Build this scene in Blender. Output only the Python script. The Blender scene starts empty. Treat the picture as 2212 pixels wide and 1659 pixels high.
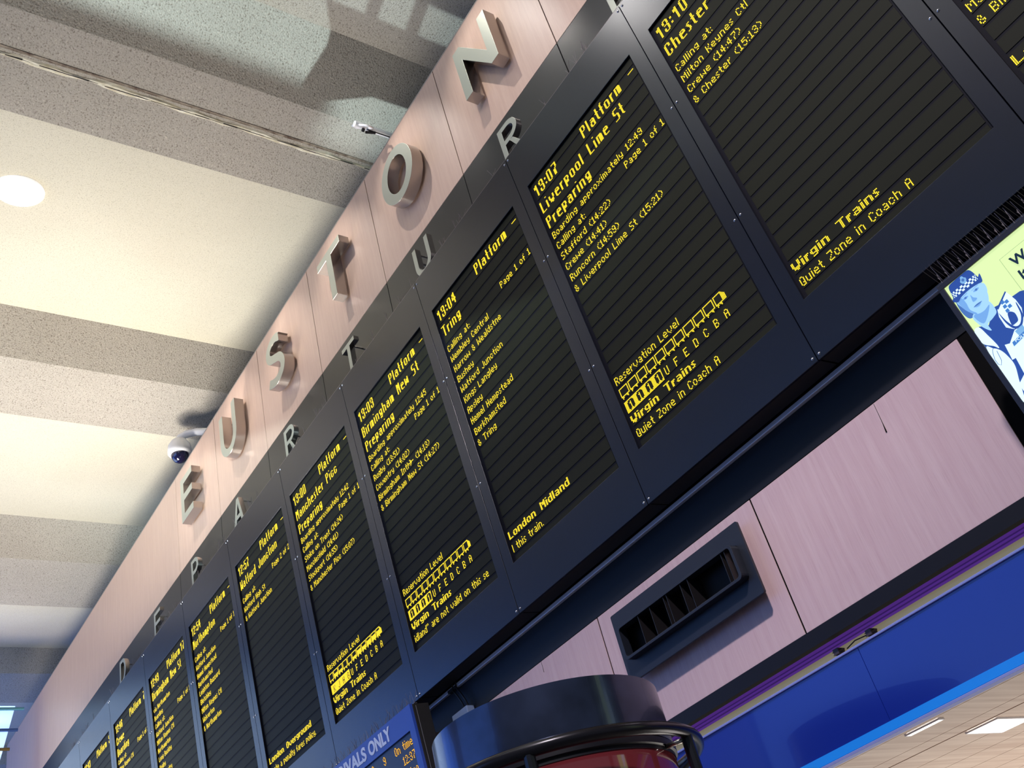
import bpy, bmesh, math, random
from mathutils import Vector, Matrix
random.seed(7)
SC = bpy.context.scene
COL = SC.collection

# ---------------------------------------------------------------- camera
cam = bpy.data.cameras.new('camera'); cam_o = bpy.data.objects.new('camera', cam); COL.objects.link(cam_o)
cam.sensor_fit = 'HORIZONTAL'; cam.sensor_width = 36.0; cam.lens = 36.305; cam.clip_start = .05; cam.clip_end = 200
R3 = Matrix(((0.5346, 0.8133, -0.2299), (0.5909, -0.1652, 0.7897), (0.6042, -0.5580, -0.5689))).transposed()
cam_o.matrix_world = Matrix.Translation((0.6102, -3.1123, 1.65)) @ R3.to_quaternion().normalized().to_matrix().to_4x4()
SC.camera = cam_o

# ---------------------------------------------------------------- view, world, lights
SC.view_settings.view_transform = 'Standard'; SC.view_settings.look = 'None'
SC.view_settings.gamma = 1; SC.view_settings.exposure = 0.0; SC.view_settings.use_curve_mapping = False
W = bpy.data.worlds.new('world'); SC.world = W; W.use_nodes = True
bg = W.node_tree.nodes['Background']; bg.inputs[0].default_value = (0.66, 0.80, 1.0, 1); bg.inputs[1].default_value = 0.16

def lamp(name, kind, loc, aim, energy, color=(1, 1, 1), **kw):
    l = bpy.data.lights.new(name, kind); l.energy = energy; l.color = color
    for k, v in kw.items(): setattr(l, k, v)
    o = bpy.data.objects.new(name, l); COL.objects.link(o); o.location = loc
    o.rotation_euler = (Vector(aim) - Vector(loc)).to_track_quat('-Z', 'Y').to_euler()
    return o
# added fill lamps aimed up to brighten the concrete ceiling
lamp('ceiling_fill', 'AREA', (-9.0, -2.4, 1.5), (-6.4, -1.3, 8), 150, (1.0, .95, .87), shape='RECTANGLE', size=3, size_y=1.2, spread=math.radians(76))
lamp('ceiling_fill', 'AREA', (-11, -2.4, 1.3), (-11.6, -1.2, 8), 105, (1.0, .93, .84), shape='RECTANGLE', size=5, size_y=1.2, spread=math.radians(84))
# cool daylight thrown up from the glazed front, behind the camera
lamp('daylight_beam', 'SPOT', (4.0, -8.5, 2.0), (-3.2, -1.2, 8.1), 7000, (.74, .95, 1.0), spot_size=math.radians(40), spot_blend=.5, shadow_soft_size=.012)
# ceiling lamps in the hall, in front of the wall
lamp('hall_downlight', 'AREA', (-1.0, -4.2, 7.7), (-1.5, 0, 5), 12, (1.0, .95, .93), shape='RECTANGLE', size=3, size_y=1.5)
lamp('hall_downlight', 'AREA', (-8.0, -4.2, 7.7), (-8.0, 0, 5.6), 12, (1.0, .95, .92), shape='RECTANGLE', size=5, size_y=1.5)
# sign spots, one above each big letter
for lx in (-7.26, -6.23, -5.2, -4.18, -3.16, -2.14, -1.0):
    lamp('sign_spot', 'SPOT', (lx + .03, -0.78, 7.86), (lx, 0, 6.85), 52, (1.0, .95, .90), spot_size=math.radians(58), spot_blend=1, shadow_soft_size=.012)
lamp('soffit_fill', 'AREA', (-2.0, 1.6, .8), (-2.0, 1.4, 2.4), 60, (1.0, .93, .86), shape='RECTANGLE', size=3, size_y=1.2)  # unseen fill added below, standing in for shop bounce on the soffit
lamp('concourse_light', 'AREA', (1.5, -4.0, 7.85), (-1.6, 0, 3.1), 64, (1.0, .90, .97), shape='DISK', size=.35, spread=math.radians(70))
lamp('ceiling_lamp', 'AREA', (-1.9, -2.3, 7.9), (-1.2, 0, 6.0), 5, (1.0, .96, .95), shape='DISK', size=.4, spread=math.radians(120))

# ---------------------------------------------------------------- helpers
def srgb(r, g, b):
    f = lambda c: (c / 255 / 12.92) if c / 255 <= .04045 else ((c / 255 + .055) / 1.055) ** 2.4
    return (f(r), f(g), f(b), 1)

def mat(name, col, rough=.5, metal=0., emis=None, es=0., spec=.5, coat=0.):
    m = bpy.data.materials.new(name); m.use_nodes = True
    b = m.node_tree.nodes['Principled BSDF']
    b.inputs['Base Color'].default_value = col; b.inputs['Roughness'].default_value = rough
    b.inputs['Metallic'].default_value = metal; b.inputs['Specular IOR Level'].default_value = spec
    b.inputs['Coat Weight'].default_value = coat
    if emis: b.inputs['Emission Color'].default_value = emis; b.inputs['Emission Strength'].default_value = es
    return m

def nodes(m): return m.node_tree.nodes, m.node_tree.links, m.node_tree.nodes['Principled BSDF']

def noise_color(m, c1, c2, scale, vec_scale=(1, 1, 1), detail=4, lo=.35, hi=.65, bump=0., rough=.6):
    N, L, b = nodes(m)
    tc = N.new('ShaderNodeTexCoord'); mp = N.new('ShaderNodeMapping'); mp.inputs['Scale'].default_value = vec_scale
    nz = N.new('ShaderNodeTexNoise'); nz.inputs['Scale'].default_value = scale; nz.inputs['Detail'].default_value = detail
    nz.inputs['Roughness'].default_value = rough
    cr = N.new('ShaderNodeValToRGB'); cr.color_ramp.elements[0].position = lo; cr.color_ramp.elements[1].position = hi
    cr.color_ramp.elements[0].color = c1; cr.color_ramp.elements[1].color = c2
    L.new(tc.outputs['Object'], mp.inputs[0]); L.new(mp.outputs[0], nz.inputs['Vector'])
    L.new(nz.outputs['Fac'], cr.inputs[0]); L.new(cr.outputs[0], b.inputs['Base Color'])
    if bump:
        bp = N.new('ShaderNodeBump'); bp.inputs['Strength'].default_value = bump; bp.inputs['Distance'].default_value = .02
        L.new(nz.outputs['Fac'], bp.inputs['Height']); L.new(bp.outputs[0], b.inputs['Normal'])
    return m

def concrete(name, base, dark, light, grain, bump, streak=.25):
    m = mat(name, base, .9); N, L, b = nodes(m)
    tc = N.new('ShaderNodeTexCoord')
    n1 = N.new('ShaderNodeTexNoise'); n1.inputs['Scale'].default_value = grain; n1.inputs['Detail'].default_value = 3
    n2 = N.new('ShaderNodeTexNoise'); n2.inputs['Scale'].default_value = .9; n2.inputs['Detail'].default_value = 4
    c1 = N.new('ShaderNodeValToRGB'); e = c1.color_ramp.elements
    e[0].position = .30; e[0].color = dark; e[1].position = .46; e[1].color = base
    x = c1.color_ramp.elements.new(.62); x.color = base; x = c1.color_ramp.elements.new(.75); x.color = light
    mx = N.new('ShaderNodeMixRGB'); mx.blend_type = 'MULTIPLY'; mx.inputs[0].default_value = streak
    c2 = N.new('ShaderNodeValToRGB'); c2.color_ramp.elements[0].position = .35; c2.color_ramp.elements[1].position = .65
    c2.color_ramp.elements[0].color = (.55, .53, .48, 1); c2.color_ramp.elements[1].color = (1, 1, 1, 1)
    L.new(tc.outputs['Object'], n1.inputs['Vector']); L.new(tc.outputs['Object'], n2.inputs['Vector'])
    L.new(n1.outputs['Fac'], c1.inputs[0]); L.new(n2.outputs['Fac'], c2.inputs[0])
    L.new(c1.outputs[0], mx.inputs[1]); L.new(c2.outputs[0], mx.inputs[2]); L.new(mx.outputs[0], b.inputs['Base Color'])
    bp = N.new('ShaderNodeBump'); bp.inputs['Strength'].default_value = bump; bp.inputs['Distance'].default_value = .03
    L.new(n1.outputs['Fac'], bp.inputs['Height']); L.new(bp.outputs[0], b.inputs['Normal'])
    return m

def wood(name, c1, c2, c3):
    m = mat(name, c1, .42, spec=.4); N, L, b = nodes(m)
    tc = N.new('ShaderNodeTexCoord')
    def nz(vs, sc, d):
        mp = N.new('ShaderNodeMapping'); mp.inputs['Scale'].default_value = vs
        n = N.new('ShaderNodeTexNoise'); n.inputs['Scale'].default_value = sc; n.inputs['Detail'].default_value = d
        L.new(tc.outputs['Object'], mp.inputs[0]); L.new(mp.outputs[0], n.inputs['Vector']); return n
    a = nz((26, 1, 1.1), 1.6, 5); f = nz((160, 1, 4), 2.2, 3)
    cr = N.new('ShaderNodeValToRGB'); cr.color_ramp.elements[0].position = .33; cr.color_ramp.elements[1].position = .68
    cr.color_ramp.elements[0].color = c2; cr.color_ramp.elements[1].color = c1
    c2r = N.new('ShaderNodeValToRGB'); c2r.color_ramp.elements[0].position = .3; c2r.color_ramp.elements[1].position = .5
    c2r.color_ramp.elements[0].color = c3; c2r.color_ramp.elements[1].color = (1, 1, 1, 1)
    mx = N.new('ShaderNodeMixRGB'); mx.blend_type = 'MULTIPLY'; mx.inputs[0].default_value = .18
    L.new(a.outputs['Fac'], cr.inputs[0]); L.new(f.outputs['Fac'], c2r.inputs[0])
    L.new(cr.outputs[0], mx.inputs[1]); L.new(c2r.outputs[0], mx.inputs[2]); L.new(mx.outputs[0], b.inputs['Base Color'])
    return m

class MB:
    def __init__(s): s.v = []; s.f = []
    def box(s, x0, x1, y0, y1, z0, z1, M=None):
        n = len(s.v)
        P = [(x0, y0, z0), (x1, y0, z0), (x1, y1, z0), (x0, y1, z0), (x0, y0, z1), (x1, y0, z1), (x1, y1, z1), (x0, y1, z1)]
        s.v += [tuple(M @ Vector(p)) for p in P] if M else P
        s.f += [tuple(n + i for i in q) for q in ((0, 3, 2, 1), (4, 5, 6, 7), (0, 1, 5, 4), (1, 2, 6, 5), (2, 3, 7, 6), (3, 0, 4, 7))]
        return s
    def poly(s, pts):
        n = len(s.v); s.v += [tuple(p) for p in pts]; s.f.append(tuple(range(n, n + len(pts)))); return s
    def prism(s, pts, off):
        n = len(s.v); k = len(pts); off = Vector(off)
        s.v += [tuple(p) for p in pts] + [tuple(Vector(p) + off) for p in pts]
        s.f.append(tuple(range(n, n + k))); s.f.append(tuple(range(n + 2 * k - 1, n + k - 1, -1)))
        for i in range(k):
            j = (i + 1) % k; s.f.append((n + i, n + k + i, n + k + j, n + j))
        return s
    def tube(s, pts, r, n=8, closed=False, cap=True):
        pts = [Vector(p) for p in pts]; K = len(pts); base = len(s.v); up = None
        for i, p in enumerate(pts):
            a = pts[i - 1] if (i or closed) else p; b = pts[(i + 1) % K] if (i < K - 1 or closed) else p
            t = (b - a).normalized()
            if up is None: up = t.orthogonal().normalized()
            up = (up - t * up.dot(t)).normalized(); w = t.cross(up)
            rr = r[i] if isinstance(r, (list, tuple)) else r
            for j in range(n):
                q = 2 * math.pi * j / n; s.v.append(tuple(p + (up * math.cos(q) + w * math.sin(q)) * rr))
        for i in range(K if closed else K - 1):
            for j in range(n):
                a = base + i * n + j; b = base + i * n + (j + 1) % n; o = n if i < K - 1 else -(K - 1) * n
                s.f.append((a, b, b + o, a + o))
        if cap and not closed:
            s.f.append(tuple(base + j for j in range(n))[::-1]); s.f.append(tuple(base + (K - 1) * n + j for j in range(n)))
        return s
    def lathe(s, prof, c=(0, 0, 0), n=64, a0=0., a1=2 * math.pi):
        base = len(s.v); K = len(prof); full = abs(a1 - a0 - 2 * math.pi) < 1e-6; m = n if full else n + 1
        for i in range(m):
            a = a0 + (a1 - a0) * i / n
            for r, z in prof: s.v.append((c[0] + r * math.cos(a), c[1] + r * math.sin(a), c[2] + z))
        for i in range(n):
            for k in range(K - 1):
                p = base + i * K + k; q = base + ((i + 1) % m) * K + k
                s.f.append((p, q, q + 1, p + 1))
        return s
    def build(s, name, m, parent=None, bevel=0., smooth=False, seg=2):
        me = bpy.data.meshes.new(name); me.from_pydata(s.v, [], s.f); me.validate()
        bm = bmesh.new(); bm.from_mesh(me); bmesh.ops.recalc_face_normals(bm, faces=bm.faces); bm.to_mesh(me); bm.free()
        return link(name, me, m, parent, bevel, smooth, seg)

def link(name, me, m, parent=None, bevel=0., smooth=False, seg=2):
    o = bpy.data.objects.new(name, me); COL.objects.link(o)
    for k in (m if isinstance(m, (list, tuple)) else [m]): me.materials.append(k)
    if parent: o.parent = parent
    if bevel:
        b = o.modifiers.new('bevel', 'BEVEL'); b.width = bevel; b.segments = seg; b.limit_method = 'ANGLE'; b.angle_limit = math.radians(40)
    if smooth:
        for p in me.polygons: p.use_smooth = True
        if smooth != 2: me.set_sharp_from_angle(angle=math.radians(35))
    return o

def tag(o, label, cat, group=None):
    o['label'] = label; o['category'] = cat
    if group: o['group'] = group
    return o
def struct(o): o['kind'] = 'structure'; return o
def thing(name, label, cat, loc=(0, 0, 0), rot=(0, 0, 0), group=None):
    o = bpy.data.objects.new(name, None); COL.objects.link(o); o.empty_display_size = .1
    o.location = loc; o.rotation_euler = rot; return tag(o, label, cat, group)

def curve_mesh(loops, depth, bevel=0.):
    cu = bpy.data.curves.new('tmp', 'CURVE'); cu.dimensions = '2D'; cu.fill_mode = 'BOTH'
    cu.extrude = depth / 2 - bevel; cu.bevel_depth = bevel; cu.bevel_resolution = 1; cu.offset = -bevel
    for lp in loops:
        sp = cu.splines.new('POLY'); sp.points.add(len(lp) - 1); sp.use_cyclic_u = True
        for i, p in enumerate(lp): sp.points[i].co = (p[0], p[1], 0, 1)
    return to_mesh(cu)
def to_mesh(cu):
    o = bpy.data.objects.new('tmp', cu); COL.objects.link(o)
    dg = bpy.context.evaluated_depsgraph_get(); dg.update()
    me = bpy.data.meshes.new_from_object(o.evaluated_get(dg)); bpy.data.objects.remove(o); bpy.data.curves.remove(cu)
    me.materials.clear()
    for p in me.polygons: p.use_smooth = False
    return me
def text_mesh(body, depth=.002, bold=0., x0=None, x1=None, z0=0, z1=1, y=0):
    """flat letters standing in the xz plane facing -y, fitted to the given box"""
    cu = bpy.data.curves.new('t', 'FONT'); cu.body = body; cu.size = 1; cu.extrude = depth / 2; cu.offset = bold
    me = to_mesh(cu)
    xs = [v.co.x for v in me.vertices]; ys = [v.co.y for v in me.vertices]
    sx = (x1 - x0) / (max(xs) - min(xs)); sz = (z1 - z0) / (max(ys) - min(ys)); mx, my = min(xs), min(ys)
    for v in me.vertices:
        a, b, c = v.co; v.co = (x0 + (a - mx) * sx, y - c, z0 + (b - my) * sz)
    return me

# ---------------------------------------------------------------- materials
M_wood_hi = wood('pink_beech_laminate', srgb(210, 180, 160), srgb(202, 170, 151), srgb(205, 176, 158))
M_wood_lo = wood('pale_beech_laminate', srgb(206, 180, 180), srgb(198, 168, 170), srgb(190, 160, 165))
M_black = mat('black_fascia', srgb(38, 38, 39), .36, spec=.45)
M_board = noise_color(mat('board_powder_coat', srgb(44, 45, 52), .27, spec=.72), srgb(8, 12, 24), srgb(11, 15, 29), 14, lo=.3, hi=.7)
M_dark = mat('matt_black', srgb(14, 14, 16), .7)  # plain matt black for housings, brackets and cables
M_gap = mat('joint_black', srgb(10, 9, 9), .9, spec=.1)
M_steel = mat('brushed_steel', srgb(182, 176, 170), .26, 1.)
M_face = mat('satin_face', srgb(176, 179, 166), .42, .55)
M_screw = mat('screw_steel', srgb(190, 190, 195), .25, 1.)
M_spike = mat('spike_wire', srgb(120, 112, 115), .4, .7)
M_rail = mat('aluminium_rail', srgb(226, 232, 252), .3, .3)
M_white = mat('white_plastic', srgb(250, 250, 252), .3)
M_led_bg = mat('led_module', srgb(33, 34, 25), .55, spec=.1)
M_led_seam = mat('led_seam', srgb(20, 20, 27), .6, spec=.1)
M_led = mat('led_amber', srgb(60, 50, 10), .5, emis=(1, .74, .025, 1), es=1.35)
M_led_o = mat('led_orange', srgb(60, 40, 10), .5, emis=(1, .50, .02, 1), es=1.2)
for m_ in (M_led, M_led_o): m_.cycles.emission_sampling = 'NONE'
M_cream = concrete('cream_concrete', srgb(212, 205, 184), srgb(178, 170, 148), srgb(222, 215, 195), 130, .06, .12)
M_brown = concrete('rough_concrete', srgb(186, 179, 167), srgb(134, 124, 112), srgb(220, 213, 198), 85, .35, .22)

# ================================================================ setting
SEAM0, SEAMP = -1.621, 1.031
def seams(xmin, xmax):
    xs = [SEAM0 + k * SEAMP for k in range(-6, 16)]
    xs = sorted(x for x in xs if xmin < x < xmax); return [xmin] + xs + [xmax]
XL, XR = -14.68, 3.2
# wall: dark backing with laminate cladding panels
b = MB(); b.box(XL + .02, XR, .0035, .24, 2.80, 7.40)
wall = struct(b.build('wall_back', M_gap))
xs = seams(XL, XR)
for a, c in zip(xs, xs[1:]):
    MB().box(a + .003, c - .003, 0, .02, 6.388, 7.42).build('cladding_panel', M_wood_hi, wall, .0015)
    MB().box(a + .003, c - .003, 0, .02, 5.05, 6.385).build('fascia_panel', M_black, wall, .0015)
for a, c in zip(xs, xs[1:]):
    if -.7 < a < -.5: continue
    MB().box(a + .004, c - .004, 0, .02, 2.822, 3.393).build('cladding_panel', M_wood_lo, wall, .001)
struct(MB().box(XL, XR, 0, .02, 3.396, 3.62).build('trim_1', mat('lower_fascia', srgb(15, 17, 23), .45, spec=.35)))
struct(MB().box(XL, XR, -.022, 0, 3.569, 3.589).build('trim_2', M_rail, bevel=.003))
struct(MB().box(XL, XR, -.006, .03, 2.765, 2.820).build('trim_3', mat('black_band', srgb(13, 11, 17), .5, spec=.3)))
# knots and drip marks in the lower cladding
for mx_, pts in ((-.966, [(0, 3.39), (-.002, 3.345), (-.004, 3.31), (-.007, 3.272)]), (-3.112, [(0, 3.392), (.001, 3.36), (.001, 3.338)])):
    mk = MB(); mk.tube([(mx_ + dx, -.0004, z) for dx, z in pts], [.0008, .0009, .0012, .003][:len(pts)], 6)
    mk.build('drip_mark', M_gap, wall)
# coping on top of the cladding
struct(MB().box(XL, XR, .0, .26, 7.42, 7.432).build('trim_4', mat('coping', srgb(150, 140, 132), .5)))

# folded concrete ceiling, ribs run towards the wall
def cx(x8, z): return .6102 + (x8 - .6102) * (z - 1.65) / 6.35
ribs = [(4.6, 3.0), (.55, -1.0), (-2.965, -4.45), (-6.41, -7.9), (-9.66, -11.68), (-12.83, -14.6), (-16.2, -18.0)]
prof = []
for hi_, lo_ in ribs:          # each rib: high crease, rounded knee, low arris
    kn = hi_ + (lo_ - hi_) * .45
    prof += [(cx(hi_, 8.40), 8.40), (cx(kn, 8.09), 8.09), (cx(lo_, 8.0), 8.0)]
prof.append((cx(-20, 8.4), 8.4))
YA, YB = -9.0, 7.0
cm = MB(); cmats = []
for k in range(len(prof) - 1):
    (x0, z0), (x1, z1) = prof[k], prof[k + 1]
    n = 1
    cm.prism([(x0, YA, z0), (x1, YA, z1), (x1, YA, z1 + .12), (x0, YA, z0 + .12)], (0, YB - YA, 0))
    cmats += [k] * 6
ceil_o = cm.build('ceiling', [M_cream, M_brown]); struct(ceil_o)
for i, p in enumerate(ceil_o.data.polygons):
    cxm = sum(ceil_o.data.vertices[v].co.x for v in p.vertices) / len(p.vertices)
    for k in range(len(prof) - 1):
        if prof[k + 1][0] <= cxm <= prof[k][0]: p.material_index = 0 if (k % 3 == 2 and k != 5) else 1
# expansion joint: ragged mortar lip running along the rib
def ceil_z(x):
    for (x0, z0), (x1, z1) in zip(prof, prof[1:]):
        if x1 <= x <= x0: return z0 + (z1 - z0) * (x0 - x) / (x0 - x1)
    return 8.0
zj = 8.12; xj = cx(-4.0, zj); zj = ceil_z(xj); xj = cx(-4.0, zj); zj = ceil_z(xj)
j1 = MB(); j2 = MB(); N_ = 150; prev = None
for i in range(N_ + 1):
    y = YA + (YB - YA) * i / N_
    w = .034 + .014 * math.sin(i * 1.3) + random.uniform(-.012, .012); d = .007 + random.uniform(-.003, .004)
    o = random.uniform(-.008, .008)
    sec = [(xj - w + o, y, ceil_z(xj - w + o) + .01), (xj - w * .4 + o, y, zj - d), (xj + w * .3 + o, y, zj - d * .8), (xj + w + o, y, ceil_z(xj + w + o) + .01)]
    if prev:
        for q in range(3): j1.poly([prev[q], prev[q + 1], sec[q + 1], sec[q]])
    prev = sec
    if i < N_:
        g = random.uniform(.001, .006)
        j2.box(xj - w * .1, xj - w * .1 + g, y, y + (YB - YA) / N_, zj - d - .0015, zj)
struct(j1.build('trim_5', noise_color(mat('mortar', srgb(200, 190, 160), .9), srgb(206, 196, 164), srgb(248, 243, 222), 26, (1, .4, 1), bump=.4)))
struct(j2.build('trim_6', mat('joint_crack', srgb(50, 45, 40), .9)))
# red-brown stain band beside the joint is a sealant strip
s_ = MB(); x0_ = xj + .04; x1_ = xj + .06
s_.prism([(x0_, YA, ceil_z(x0_) - .004), (x1_, YA, ceil_z(x1_) - .004), (x1_, YA, ceil_z(x1_) + .01), (x0_, YA, ceil_z(x0_) + .01)], (0, YB - YA, 0))
struct(s_.build('trim_7', noise_color(mat('stained_sealant', srgb(120, 104, 92), .9), srgb(96, 78, 66), srgb(168, 156, 138), 30, (1, .5, 1))))

# hall shell far from the frame: floor, end wall, added blue glow panels, front glazing
fl = MB().box(-20, 9, -13, 6, -.1, 0).build('floor', noise_color(mat('terrazzo', srgb(150, 146, 138), .35), srgb(130, 126, 118), srgb(168, 164, 156), 30))
struct(fl)
M_end_glow = mat('end_glow_blue', srgb(140, 170, 230), .2, emis=(.08, .24, 1.0, 1), es=2.6)
wn = MB().box(-19.6, -19.5, -12.5, -.3, .8, 7.2).build('blue_glow_end', M_end_glow); struct(wn)  # unseen glowing panel added so blue reflects in the board
fr = MB()
for k in range(8): fr.box(-19.5, -19.38, -12.5 + k * 1.73, -12.4 + k * 1.73, .8, 7.2)
for k in range(4): fr.box(-19.5, -19.4, -12.5, -.3, .8 + k * 2.1, .9 + k * 2.1)
fr.build('window_frame', mat('window_frame', srgb(60, 62, 66), .5), wn)  # dark bars over the added end panel
w3 = MB().box(-12.5, -2.0, -12.6, -12.5, 2.6, 7.8).build('window_3', mat('front_glazing', srgb(140, 170, 230), .2, emis=(.18, .40, 1.0, 1), es=1.2)); struct(w3)
f3 = MB()
for k in (0, 7): f3.box(-12.5 + k * 1.49, -12.42 + k * 1.49, -12.5, -12.42, 2.6, 7.8)
f3.box(-12.5, -2.0, -12.5, -12.42, 2.5, 2.6)
f3.build('window_frame', bpy.data.materials['window_frame'], w3)
w2 = MB().box(-13.7, -13.6, -10.2, -3.4, 2.6, 7.0).build('blue_glow_side', mat('side_glow_blue', srgb(140, 170, 230), .2, emis=(.09, .27, 1.0, 1), es=1.9)); struct(w2)  # unseen glowing panel added to reflect blue in drum and board
f2 = MB()
for k in range(5): f2.box(-13.6, -13.52, -10.2 + k * 1.68, -10.12 + k * 1.68, 2.6, 7.0)
f2.build('window_frame', bpy.data.materials['window_frame'], w2)  # dark bars over the added side panel
struct(MB().box(-19.9, -19.6, -13, 6, 0, 8).build('wall_left', mat('end_wall', srgb(150, 148, 145), .8)))

# unseen slabs and bars added behind the camera, shaped to throw the ceiling shadows
LP = Vector((4.0, -8.5, 2.0)); gz = MB()
def throw(x8, y8, s=.55):
    q = Vector((x8, y8, 8.1)); p = LP + (q - LP) * s; return p
def slab(x0, x1, y0, y1):
    pts = [throw(x0, y0), throw(x1, y0), throw(x1, y1), throw(x0, y1)]
    gz.prism(pts, (0, 0, .02))
def slab4(P, f=.55): gz.prism([throw(p[0], p[1], f) for p in P], (0, 0, .02))
slab4([(-2.70, -.80), (-2.70, 1.2), (-3.32, 1.2), (-3.36, -.05), (-3.62, -.34), (-3.52, -.50), (-3.05, -.62)])
slab4([(-9, 1.2), (4, 1.2), (4, 9), (-9, 9)], .1)
slab4([(-3.64, -6), (-3.64, -.16), (-9, -.16), (-9, -6)], .12)
slab4([(-4.22, -.3), (-4.22, 3), (-9, 3), (-9, -.3)], .12)
slab4([(-2.44, -1.0), (-2.44, 1.2), (0, 1.2), (0, -1.0)])
for y in (-.50, -.17): slab4([(-2.72, y), (-2.72, y + .055), (-2.42, y + .055), (-2.42, y)])
slab4([(-2.72, .26), (-2.72, 1.2), (-2.42, 1.2), (-2.42, .26)])
struct(gz.build('shadow_gobo', mat('gobo_dark', srgb(60, 62, 64), .5)))

# ================================================================ LED text
G = {}
def gl(c, s): G[c] = s.split('/')
for line in '''A .##./#..#/#..#/####/#..#/#..#/#..#
B ###./#..#/#..#/###./#..#/#..#/###.
C .##./#..#/#.../#.../#.../#..#/.##.
D ###./#..#/#..#/#..#/#..#/#..#/###.
E ####/#.../#.../###./#.../#.../####
F ####/#.../#.../###./#.../#.../#...
G .##./#..#/#.../#.##/#..#/#..#/.##.
H #..#/#..#/#..#/####/#..#/#..#/#..#
I ###/.#./.#./.#./.#./.#./###
J ...#/...#/...#/...#/...#/#..#/.##.
K #..#/#..#/#.#./##../#.#./#..#/#..#
L #.../#.../#.../#.../#.../#.../####
M #...#/##.##/#.#.#/#.#.#/#...#/#...#/#...#
N #..#/##.#/##.#/#.##/#.##/#..#/#..#
O .##./#..#/#..#/#..#/#..#/#..#/.##.
P ###./#..#/#..#/###./#.../#.../#...
Q .##./#..#/#..#/#..#/#.##/#..#/.###
R ###./#..#/#..#/###./#.#./#..#/#..#
S .###/#.../#.../.##./...#/...#/###.
T #####/..#../..#../..#../..#../..#../..#..
U #..#/#..#/#..#/#..#/#..#/#..#/.##.
V #...#/#...#/#...#/#...#/.#.#./.#.#./..#..
W #...#/#...#/#...#/#.#.#/#.#.#/##.##/#...#
Z ####/...#/...#/..#./.#../#.../####
a ..../..../.##./...#/.###/#..#/.###
b #.../#.../###./#..#/#..#/#..#/###.
c ..../..../.##./#..#/#.../#..#/.##.
d ...#/...#/.###/#..#/#..#/#..#/.###
e ..../..../.##./#..#/####/#.../.###
f ..#/.#./.#./###/.#./.#./.#.
g ..../..../.###/#..#/#..#/.###/...#/.##.
h #.../#.../###./#..#/#..#/#..#/#..#
i #/./#/#/#/#/#
j ..#/.../..#/..#/..#/..#/..#/##.
k #.../#.../#..#/#.#./##../#.#./#..#
l #/#/#/#/#/#/#
m ...../...../##.#./#.#.#/#.#.#/#.#.#/#.#.#
n ..../..../###./#..#/#..#/#..#/#..#
o ..../..../.##./#..#/#..#/#..#/.##.
p ..../..../###./#..#/#..#/###./#.../#...
q ..../..../.###/#..#/#..#/.###/...#/...#
r .../.../#.#/##./#../#../#..
s .../.../.##/#../.#./..#/##.
t .#./.#./###/.#./.#./.#./..#
u ..../..../#..#/#..#/#..#/#..#/.###
v ...../...../#...#/#...#/#...#/.#.#./..#..
w ...../...../#...#/#...#/#.#.#/##.##/#...#
x ...../...../#...#/.#.#./..#../.#.#./#...#
y ..../..../#..#/#..#/#..#/.###/...#/.##.
z ..../..../####/...#/.##./#.../####
0 .##./#..#/#..#/#..#/#..#/#..#/.##.
1 .#./##./.#./.#./.#./.#./###
2 .##./#..#/...#/..#./.#../#.../####
3 .##./#..#/...#/.##./...#/#..#/.##.
4 ..#./.##./#.#./#.#./####/..#./..#.
5 ####/#.../###./...#/...#/#..#/.##.
6 .##./#..#/#.../###./#..#/#..#/.##.
7 ####/...#/...#/..#./.#../.#../.#..
8 .##./#..#/#..#/.##./#..#/#..#/.##.
9 .##./#..#/#..#/.###/...#/#..#/.##.
: ./././#/././#
( ..#/.#./#../#../#../.#./..#
) #../.#./..#/..#/..#/.#./#..
& .#../#.#./#.#./.#../#.##/#..#/.##.
- ..../..../..../####/..../..../....
. ./././././././#
" #.#/#.#/.../.../.../.../...
| #/#/#/#/#/#/#'''.split('\n'):
    gl(line[0], line[2:])
G1 = '..#./.##./..#./..#./..#./..#./..#.'.split('/')
G['.'] = ['.', '.', '.', '.', '.', '.', '#']
G['@'] = ['...#......', '...##.....', '#...##....', '##########', '#...##....', '...##.....', '...#......']
SPC = 4
def dots_small(s, c0=0):
    out = []; c = c0
    for ch in s:
        if ch == ' ': c += SPC; continue
        g = G[ch]
        for r, row in enumerate(g):
            for k, q in enumerate(row):
                if q == '#': out.append((c + k, 6 - r))
        c += len(g[0]) + 1
    return out, c - 1 - c0
RMAP = [0, 1, 1, 1, 2, 3, 4, 4, 5, 5, 5, 6]
def dots_big(s, c0=0, bold_only=False):
    out = set(); c = c0
    for ch in s:
        if ch == ' ': c += 7 if not bold_only else 7; continue
        g = G1 if (ch == '1' and not bold_only) else G[ch]
        if ch == '-': 
            out |= {(c + k, 5 if not bold_only else 3) for k in range(7)}; c += 9; continue
        w = len(g[0])
        cols = list(range(w)) if w < 4 else [0, 1, 1] + list(range(2, w))
        if bold_only and ch == 'i': cols = list(range(w))
        if bold_only: rows = list(range(7)); nr = 7
        else: rows = RMAP; nr = 12
        if ch == ':' and not bold_only: rows = [0, 0, 0, 3, 3, 0, 0, 0, 6, 6, 0, 0]
        for ri, r in enumerate(rows):
            for ci, cc in enumerate(cols):
                if g[r][cc] == '#': out.add((c + ci, nr - 1 - ri)); out.add((c + ci + 1, nr - 1 - ri))
        for r in range(7, len(g)):
            for ci, cc in enumerate(cols):
                if g[r][cc] == '#':
                    out.add((c + ci, 6 - r)); out.add((c + ci + 1, 6 - r))
                    if not bold_only: out.add((c + ci, 5 - r)); out.add((c + ci + 1, 5 - r))
        c += len(cols) + (3 if not bold_only else 2)
    return list(out), c - 2 - c0

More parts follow.
